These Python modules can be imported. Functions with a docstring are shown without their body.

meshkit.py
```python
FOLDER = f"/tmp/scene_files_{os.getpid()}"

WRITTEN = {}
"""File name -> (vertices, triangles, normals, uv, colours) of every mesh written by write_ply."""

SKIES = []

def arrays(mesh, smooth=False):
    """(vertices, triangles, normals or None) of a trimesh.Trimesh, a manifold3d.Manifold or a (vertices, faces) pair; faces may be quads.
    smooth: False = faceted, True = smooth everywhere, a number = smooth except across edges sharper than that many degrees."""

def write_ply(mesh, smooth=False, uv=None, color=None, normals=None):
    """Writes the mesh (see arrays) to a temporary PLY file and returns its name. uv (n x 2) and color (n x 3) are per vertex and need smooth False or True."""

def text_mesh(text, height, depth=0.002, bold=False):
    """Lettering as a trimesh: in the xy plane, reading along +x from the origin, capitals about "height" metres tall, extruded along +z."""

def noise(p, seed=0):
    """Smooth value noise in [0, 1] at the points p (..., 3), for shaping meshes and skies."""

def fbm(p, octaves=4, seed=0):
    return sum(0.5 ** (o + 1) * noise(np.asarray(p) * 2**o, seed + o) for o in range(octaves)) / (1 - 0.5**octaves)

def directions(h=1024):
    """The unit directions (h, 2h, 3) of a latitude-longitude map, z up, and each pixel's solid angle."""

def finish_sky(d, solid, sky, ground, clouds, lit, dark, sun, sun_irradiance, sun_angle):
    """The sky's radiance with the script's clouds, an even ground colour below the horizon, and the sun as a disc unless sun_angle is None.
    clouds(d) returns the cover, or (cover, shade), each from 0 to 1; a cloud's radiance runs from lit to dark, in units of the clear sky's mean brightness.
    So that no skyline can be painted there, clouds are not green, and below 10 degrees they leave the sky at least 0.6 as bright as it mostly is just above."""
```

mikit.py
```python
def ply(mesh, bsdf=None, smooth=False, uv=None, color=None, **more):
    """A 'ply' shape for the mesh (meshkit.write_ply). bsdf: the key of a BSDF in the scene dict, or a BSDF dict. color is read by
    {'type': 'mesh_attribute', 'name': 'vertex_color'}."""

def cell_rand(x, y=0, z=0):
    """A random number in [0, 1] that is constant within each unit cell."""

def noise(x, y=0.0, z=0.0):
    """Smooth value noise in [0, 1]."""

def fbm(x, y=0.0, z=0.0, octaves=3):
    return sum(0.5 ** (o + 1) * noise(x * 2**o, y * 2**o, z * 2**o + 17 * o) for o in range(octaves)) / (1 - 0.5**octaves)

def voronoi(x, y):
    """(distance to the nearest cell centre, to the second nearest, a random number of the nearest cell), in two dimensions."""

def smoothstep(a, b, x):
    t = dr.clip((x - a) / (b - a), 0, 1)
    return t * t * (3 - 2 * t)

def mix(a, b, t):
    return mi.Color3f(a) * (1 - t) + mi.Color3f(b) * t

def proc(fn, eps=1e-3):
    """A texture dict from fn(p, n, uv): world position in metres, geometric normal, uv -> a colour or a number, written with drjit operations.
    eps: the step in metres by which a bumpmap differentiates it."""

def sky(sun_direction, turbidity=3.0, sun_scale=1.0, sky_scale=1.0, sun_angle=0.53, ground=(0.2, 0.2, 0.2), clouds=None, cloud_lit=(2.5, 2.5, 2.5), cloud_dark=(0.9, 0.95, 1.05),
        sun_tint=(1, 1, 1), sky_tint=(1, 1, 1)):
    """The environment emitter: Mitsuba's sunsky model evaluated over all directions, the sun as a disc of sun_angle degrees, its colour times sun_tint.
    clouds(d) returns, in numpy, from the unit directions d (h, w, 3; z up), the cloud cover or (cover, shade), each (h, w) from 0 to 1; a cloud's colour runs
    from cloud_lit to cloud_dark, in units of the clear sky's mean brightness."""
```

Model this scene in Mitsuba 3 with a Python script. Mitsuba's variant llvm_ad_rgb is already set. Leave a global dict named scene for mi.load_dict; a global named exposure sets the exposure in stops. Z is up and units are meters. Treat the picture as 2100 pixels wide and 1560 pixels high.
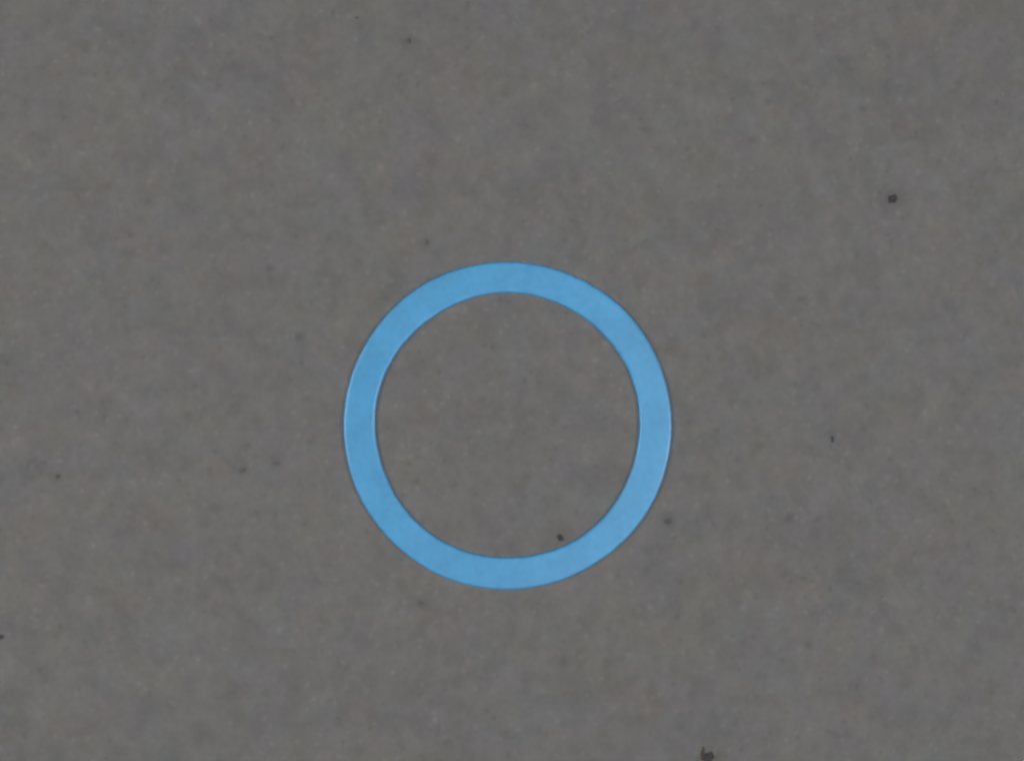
import math
import numpy as np
import trimesh
import drjit as dr
import mitsuba as mi
import mikit
from mikit import noise, fbm, smoothstep, mix, voronoi

T = mi.ScalarTransform4f
scene, labels = {}, {}

# ------------------------------------------------------------------ camera, lamps, exposure
PX = 0.100 / 671.5            # metres per photograph pixel on the slab: the ring is 100 mm across
H = 0.90                      # camera height over the slab


def at(px, py):
    """the point of the slab that the photograph shows at this pixel"""
    return (px - 1050) * PX, -(py - 780) * PX


scene['camera'] = {
    'type': 'thinlens', 'fov': math.degrees(2 * math.atan(1050 * PX / H)), 'fov_axis': 'x',
    'aperture_radius': 0.011, 'focus_distance': 0.868, 'near_clip': 0.05, 'far_clip': 20.0,
    'to_world': T().look_at(origin=[0, 0, H], target=[0, 0, 0], up=[0, 1, 0]),
}
exposure = 0.12


def lamp(key, pos, aim, w, h, power, tint):
    """a soft rectangular studio lamp: lit front, no other surface"""
    scene[key] = {
        'type': 'rectangle',
        'to_world': T().look_at(origin=list(pos), target=list(aim), up=[0, 1, 0.01]) @ T().scale([w / 2, h / 2, 1]),
        'emitter': {'type': 'area', 'radiance': {'type': 'rgb', 'value': [power * c for c in tint]}},
    }


lamp('studio_lamp', (-0.84, 0.08, 1.02), (0, 0, 0), 0.66, 0.60, 7.5, (1.0, 0.985, 0.955))     # key, upper left
lamp('studio_lamp_001', (0.93, -0.12, 0.98), (0, 0, 0), 0.20, 0.32, 32.0, (0.98, 0.99, 1.0))   # weaker, right
lamp('ceiling_lamp', (0.60, -0.38, 2.1), (0.60, -0.38, 0), 1.0, 1.0, 3.1, (1.0, 1.0, 1.0))     # room light
labels['studio_lamp'] = {'label': 'square soft lamp up on the left, outside the picture', 'category': 'lamp'}
labels['studio_lamp_001'] = {'label': 'tall soft lamp on the right, outside the picture', 'category': 'lamp'}
labels['ceiling_lamp'] = {'label': 'large square ceiling lamp high over the slab', 'category': 'lamp'}

# ------------------------------------------------------------------ materials
# dull marks of the stone itself: photograph x, y, half width, half height (pixels), strength
DARK_MARKS = [
    (1249, 962, 36, 22, .07), (1748, 1190, 46, 34, .05), (1190, 404, 26, 16, .06), (175, 97, 9, 11, .10),
    (1543, 288, 11, 9, .12), (555, 552, 8, 7, .14), (612, 690, 9, 8, .13), (385, 855, 8, 7, .14),
    (172, 1526, 9, 7, .10), (635, 907, 7, 6, .12), (430, 968, 8, 8, .10), (1155, 1355, 7, 9, .12),
    (1773, 877, 7, 7, .11), (1173, 455, 9, 7, .11), (1617, 1067, 10, 9, .16), (1551, 1224, 8, 8, .14),
    (1658, 1321, 9, 9, .13), (1321, 262, 8, 6, .14), (322, 1075, 7, 6, .13), (1645, 615, 11, 6, .13),
    (1765, 682, 13, 6, .08), (2064, 652, 8, 10, .09), (970, 390, 7, 8, .09), (996, 425, 8, 8, .07),
    (1510, 512, 8, 6, .08), (1788, 1467, 9, 8, .06), (843, 1420, 8, 5, .06), (1080, 1400, 14, 10, .04),
    (990, 822, 6, 6, .08), (1700, 835, 9, 5, .07), (694, 1481, 9, 8, .08), (1830, 470, 18, 14, .05),
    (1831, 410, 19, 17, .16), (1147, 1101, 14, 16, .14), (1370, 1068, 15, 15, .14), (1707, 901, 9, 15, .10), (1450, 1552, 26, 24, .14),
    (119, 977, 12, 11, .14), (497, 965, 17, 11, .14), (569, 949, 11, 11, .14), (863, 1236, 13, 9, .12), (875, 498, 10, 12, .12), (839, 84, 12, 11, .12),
    (1195, 1290, 30, 22, .03), (1445, 1058, 16, 8, .06), (1032, 12, 14, 9, .06),
]
PALE_MARKS = [
    (406, 835, 6, 3, .16), (572, 1294, 6, 6, .13), (1095, 175, 8, 9, .11), (1083, 62, 8, 9, .09), (1810, 307, 9, 6, .12),
    (1576, 1260, 13, 5, .10), (695, 665, 10, 9, .09), (1798, 427, 6, 8, .10), (1360, 97, 9, 9, .08), (60, 340, 9, 4, .09),
    (1064, 478, 6, 10, .08), (2064, 332, 6, 10, .07), (1560, 1410, 6, 11, .07), (395, 277, 6, 6, .07), (1535, 490, 8, 9, .07),
    (1648, 645, 8, 7, .07), (1814, 730, 10, 9, .07), (1937, 792, 6, 6, .08), (155, 935, 4, 9, .08), (78, 1462, 8, 9, .07),
    (703, 1440, 5, 10, .08), (791, 1249, 7, 5, .07), (1736, 1523, 12, 6, .06), (1218, 722, 8, 8, .05), (1557, 1540, 5, 5, .08),
]


def marks(x, y, table, sign):
    total = mi.Float(0)
    for mx, my, a, b, s in table:
        d = dr.square((x - mx) / a) + dr.square((y - my) / b)
        total += s * dr.exp(-d * 0.9)
    return sign * 1.35 * total


def stone_color(p, n, uv):
    x, y = p.x / PX + 1050, 780 - p.y / PX              # in steps of 0.15 mm along the slab
    X, Y = x, y
    x, y = .82 * X + .572 * Y, .82 * Y - .572 * X        # the grain runs askew
    wx = x + 18 * (noise(x / 55, y / 55, 3.0) - .5)
    wy = y + 18 * (noise(x / 55, y / 55, 9.0) - .5)
    broad = fbm(wx / 150, wy / 150, 1.5, octaves=2) - .5
    mottle = fbm(wx / 40, wy / 40, 4.5, octaves=4) - .5
    grain = noise(x / 7.0, y / 7.0, 7.5) - .5
    speckle = noise(x / 15 + 5, y / 15, 13.5) - .5
    value = 1 + .08 * broad + .38 * mottle + .13 * grain + .12 * speckle
    d, _, pick = voronoi(wx / 19, wy / 19)
    fleck = dr.exp(-dr.square(d / .24))
    value += fleck * (.19 * smoothstep(.78, 1.0, pick) - .15 * smoothstep(.16, .0, pick))
    jx, jy = X + 9 * (noise(X / 13, Y / 13, 3.3) - .5), Y + 9 * (noise(X / 13, Y / 13, 8.8) - .5)
    value += marks(jx, jy, DARK_MARKS, -1.0) + marks(jx, jy, PALE_MARKS, 1.0)
    warm = fbm(wx / 60 + 91, wy / 60, 11.0, octaves=2) - .5
    green = fbm(wx / 48 + 17, wy / 48 + 7, 31.0, octaves=2) - .5
    base = mi.Color3f(.1530, .1485, .1470)
    tint = mi.Color3f(1 + .07 * warm - .05 * green, 1 + .01 * warm + .05 * green, 1 - .11 * warm - .03 * green)
    return base * tint * value


def stone_height(p, n, uv):
    x, y = p.x / PX, p.y / PX
    return .5 * fbm(x / 16, y / 16, 2.0, octaves=2) + .5 * fbm(x / 60, y / 60, 5.0, octaves=2)


scene['stone'] = {'type': 'bumpmap', 'scale': 0.00010, 'tex': mikit.proc(stone_height, eps=4e-4),
                  'bsdf': {'type': 'principled', 'base_color': mikit.proc(stone_color), 'roughness': .75, 'specular': .25}}


def ring_color(p, n, uv):
    x, y = (.82 * p.x + .572 * p.y) / PX, (.82 * p.y - .572 * p.x) / PX
    cloud = fbm(x / 42, y / 42, 2.0, octaves=3) - .5
    fine = noise(x / 9, y / 9, 6.0) - .5
    dust = smoothstep(.86, 1.0, noise(x / 6 + 30, y / 6, 12.0))
    v = 1 + .19 * cloud + .09 * fine
    c = mi.Color3f(.080, .330, .612) * v
    hue = fbm(x / 80 + 7, y / 80, 8.0, octaves=2) - .5
    c = c * mi.Color3f(1 + .12 * hue, 1, 1 - .03 * hue)
    return mix(c, mi.Color3f(.2, .38, .55), .06 * dust)


def ring_height(p, n, uv):
    x, y = p.x / PX, p.y / PX
    return .6 * fbm(x / 40, y / 40, 1.0, octaves=2) + .4 * noise(x / 10, y / 10, 3.0)


scene['blue_fibre'] = {'type': 'bumpmap', 'scale': 0.00004, 'tex': mikit.proc(ring_height, eps=4e-4),
                       'bsdf': {'type': 'principled', 'base_color': mikit.proc(ring_color), 'roughness': .29, 'specular': .45}}


def grit(key, rgb):
    def f(p, n, uv):
        v = noise(p.x * 1600, p.y * 1600, p.z * 1600)
        return mi.Color3f(*rgb) * (.7 + .6 * v)
    scene[key] = {'type': 'principled', 'base_color': mikit.proc(f), 'roughness': .85, 'specular': .2}


grit('black_grit', (.058, .055, .059))
grit('blue_black_grit', (.062, .062, .082))
grit('grey_grit', (.104, .100, .098))
grit('pale_grit', (.126, .122, .119))
grit('brown_sliver', (.085, .062, .045))

# ------------------------------------------------------------------ the slab
scene['ground'] = mikit.ply(trimesh.creation.box(extents=(1.6, 1.6, .03), transform=trimesh.transformations.translation_matrix((0, 0, -.015))), 'stone')
labels['ground'] = {'label': 'flat mottled grey stone surface under the blue ring', 'kind': 'structure'}

# ------------------------------------------------------------------ the ring
THICK, EDGE, DROP, DRAFT = 0.0015, 0.00085, 0.00042, 0.00022


def build_ring():
    rng = np.random.default_rng(5)
    k = (H - THICK) / H
    ro, ri = 335.6 * PX * k, 272.2 * PX * k
    n = 1440
    ang = np.arange(n) * 2 * math.pi / n
    def wobble(seed, amp):
        r = np.random.default_rng(seed)
        out = np.zeros(n)
        for f in (2, 3, 5, 9, 16, 27, 44, 71, 113, 167):
            out += amp / (1 + .10 * f) * r.normal() * np.cos(f * ang + r.uniform(0, 6.28))
        return out
    w_out, w_in = wobble(1, .95 * PX), wobble(2, .95 * PX)
    for deg, wid, amp in ((65.5, .7, -1.6), (61.5, .5, .9), (58.8, .6, -1.0), (-47, 1.2, -.8)):   # small nicks of the cut
        d = (np.degrees(ang) - deg + 180) % 360 - 180
        w_out += amp * PX * np.exp(-(d / wid) ** 2)
    # section: from the inner foot over the top to the outer foot; u runs 0 (inner) to 1 (outer)
    sec = [('i', .1 * -DRAFT, 0.0), ('i', -DRAFT, 0.00010), ('i', -.1 * DRAFT, THICK - DROP - .00008)]     # the cut sides lean out a little
    m = 8
    for j in range(m + 1):
        a = math.pi / 2 * j / m
        sec.append(('i', EDGE * (1 - math.cos(a)), THICK - DROP * (1 - math.sin(a))))
    top = [('t', u, THICK) for u in np.linspace(0, 1, 12)[1:-1]]
    out = [('o' if s == 'i' else s, d, z) for s, d, z in reversed(sec)]
    rows = []
    for s, d, z in sec + top + out:
        if s == 'i':
            r = ri + w_in + d
        elif s == 'o':
            r = ro + w_out - d
        else:
            r = (ri + w_in + EDGE) * (1 - d) + (ro + w_out - EDGE) * d
        zz = np.full(n, z)
        rows.append(np.stack([r * np.cos(ang), r * np.sin(ang), zz], 1))
    V = np.array(rows)
    q = len(rows)
    v = V.reshape(-1, 3)
    i, j = np.meshgrid(np.arange(q), np.arange(n), indexing='ij')
    a, b = i * n + j, i * n + (j + 1) % n
    i2 = (i + 1) % q
    c, d = i2 * n + (j + 1) % n, i2 * n + j
    f = np.concatenate([np.stack([a, b, c], -1).reshape(-1, 3), np.stack([a, c, d], -1).reshape(-1, 3)])
    mesh = trimesh.Trimesh(v, f, process=False)
    if mesh.volume < 0:
        mesh.invert()
    cx, cy = at(1041 + (1041 - 1050) * 0, 872.5)
    mesh.apply_translation((cx * k, cy * k, 0))
    return mesh


scene['gasket_ring'] = mikit.ply(build_ring(), 'blue_fibre', smooth=40)
labels['gasket_ring'] = {'label': 'flat light blue gasket ring lying on the grey stone surface', 'category': 'ring'}


# ------------------------------------------------------------------ grit lying on the slab
def lump(seed, px, py, w, h, turn=0.0, tall=.30, rough=.62):
    """an uneven crumb, w by h photograph pixels across, its foot just in the slab"""
    rng = np.random.default_rng(seed)
    w, h = .92 * w, .92 * h
    m = trimesh.creation.icosphere(subdivisions=3)
    d = m.vertices.copy()
    amp = np.ones(len(d))
    for s, f in ((.5, 1.3), (.35, 2.6), (.25, 5.0)):
        k, ph = rng.normal(size=(5, 3)) * f, rng.uniform(0, 6.28, 5)
        amp += rough * s * np.cos(d @ k.T + ph).mean(1) * 1.8
    v = d * amp[:, None]
    v[:, :2] *= np.array([w, h]) / 2 * PX / np.abs(v[:, :2]).max(0)
    v[:, 2] *= tall * min(w, h) * PX / np.ptp(v[:, 2])
    v[:, 2] -= v[:, 2].min() + .25 * np.ptp(v[:, 2])
    c, s = math.cos(turn), math.sin(turn)
    v = v @ np.array([[c, s, 0], [-s, c, 0], [0, 0, 1]])
    x, y = at(px, py)
    return trimesh.Trimesh(v + [x, y, 0], m.faces, process=False)


CRUMBS = [
    # x, y, width, height, turn, material, label
    (1831, 408, 22, 19, .3, 'black_grit', 'largest round black grit crumb, alone right of and above the ring'),
    (1148, 1101, 13, 19, .5, 'black_grit', 'black grit crumb inside the ring, by its lower right inner edge'),
    (1370, 1068, 17, 16, 0., 'grey_grit', 'dull grey crumb just outside the lower right of the ring'),
    (1707, 900, 8, 16, .1, 'blue_black_grit', 'narrow blue-black crumb standing upright well to the right of the ring'),
    (3, 1306, 13, 14, 0., 'blue_black_grit', 'blue-black crumb cut by the left edge of the picture'),
    (119, 977, 12, 11, .2, 'grey_grit', 'small grey crumb alone near the left edge, level with the lower half of the ring'),
    (497, 964, 21, 10, .45, 'grey_grit', 'long slanting grey crumb left of the ring, left one of a close pair'),
    (569, 949, 12, 11, 0., 'pale_grit', 'faint grey crumb left of the ring, right one of a close pair'),
    (863, 1236, 14, 7, .15, 'grey_grit', 'flat dark crumb just below the lower left of the ring'),
    (875, 498, 9, 13, -.2, 'pale_grit', 'small upright grey crumb just above the upper left of the ring'),
    (839, 84, 12, 11, 0., 'grey_grit', 'small grey crumb near the top edge, right one of two up there'),
    (731, 37, 13, 6, -.2, 'grey_grit', 'tiny flat crumb nearest the top edge of the picture'),
    (1162, 641, 7, 9, 0., 'grey_grit', 'tiny dark crumb inside the ring under its upper right inner edge'),
]
for i, (px, py, w, h, turn, mat, text) in enumerate(CRUMBS):
    key = 'crumb' if i == 0 else f'crumb_{i:03d}'
    scene[key] = mikit.ply(lump(100 + i, px, py, w, h, turn), mat, smooth=True)
    labels[key] = {'label': text, 'category': 'crumb', 'group': 'crumbs of grit on the grey surface'}

i = len(CRUMBS)
key = f'crumb_{i:03d}'
scene[key + '__lump'] = mikit.ply(lump(131, 1452, 1551, 27, 26, .2), 'black_grit', smooth=True)
scene[key + '__sliver'] = mikit.ply(lump(132, 1441, 1546, 8, 36, -.08, tall=.6), 'brown_sliver', smooth=True)
labels[key] = {'label': 'biggest dark crumb with a brown sliver, cut by the bottom edge', 'category': 'crumb', 'group': 'crumbs of grit on the grey surface'}
labels[key + '__sliver'] = {'label': 'thin brown sliver on the left of the dark lump'}
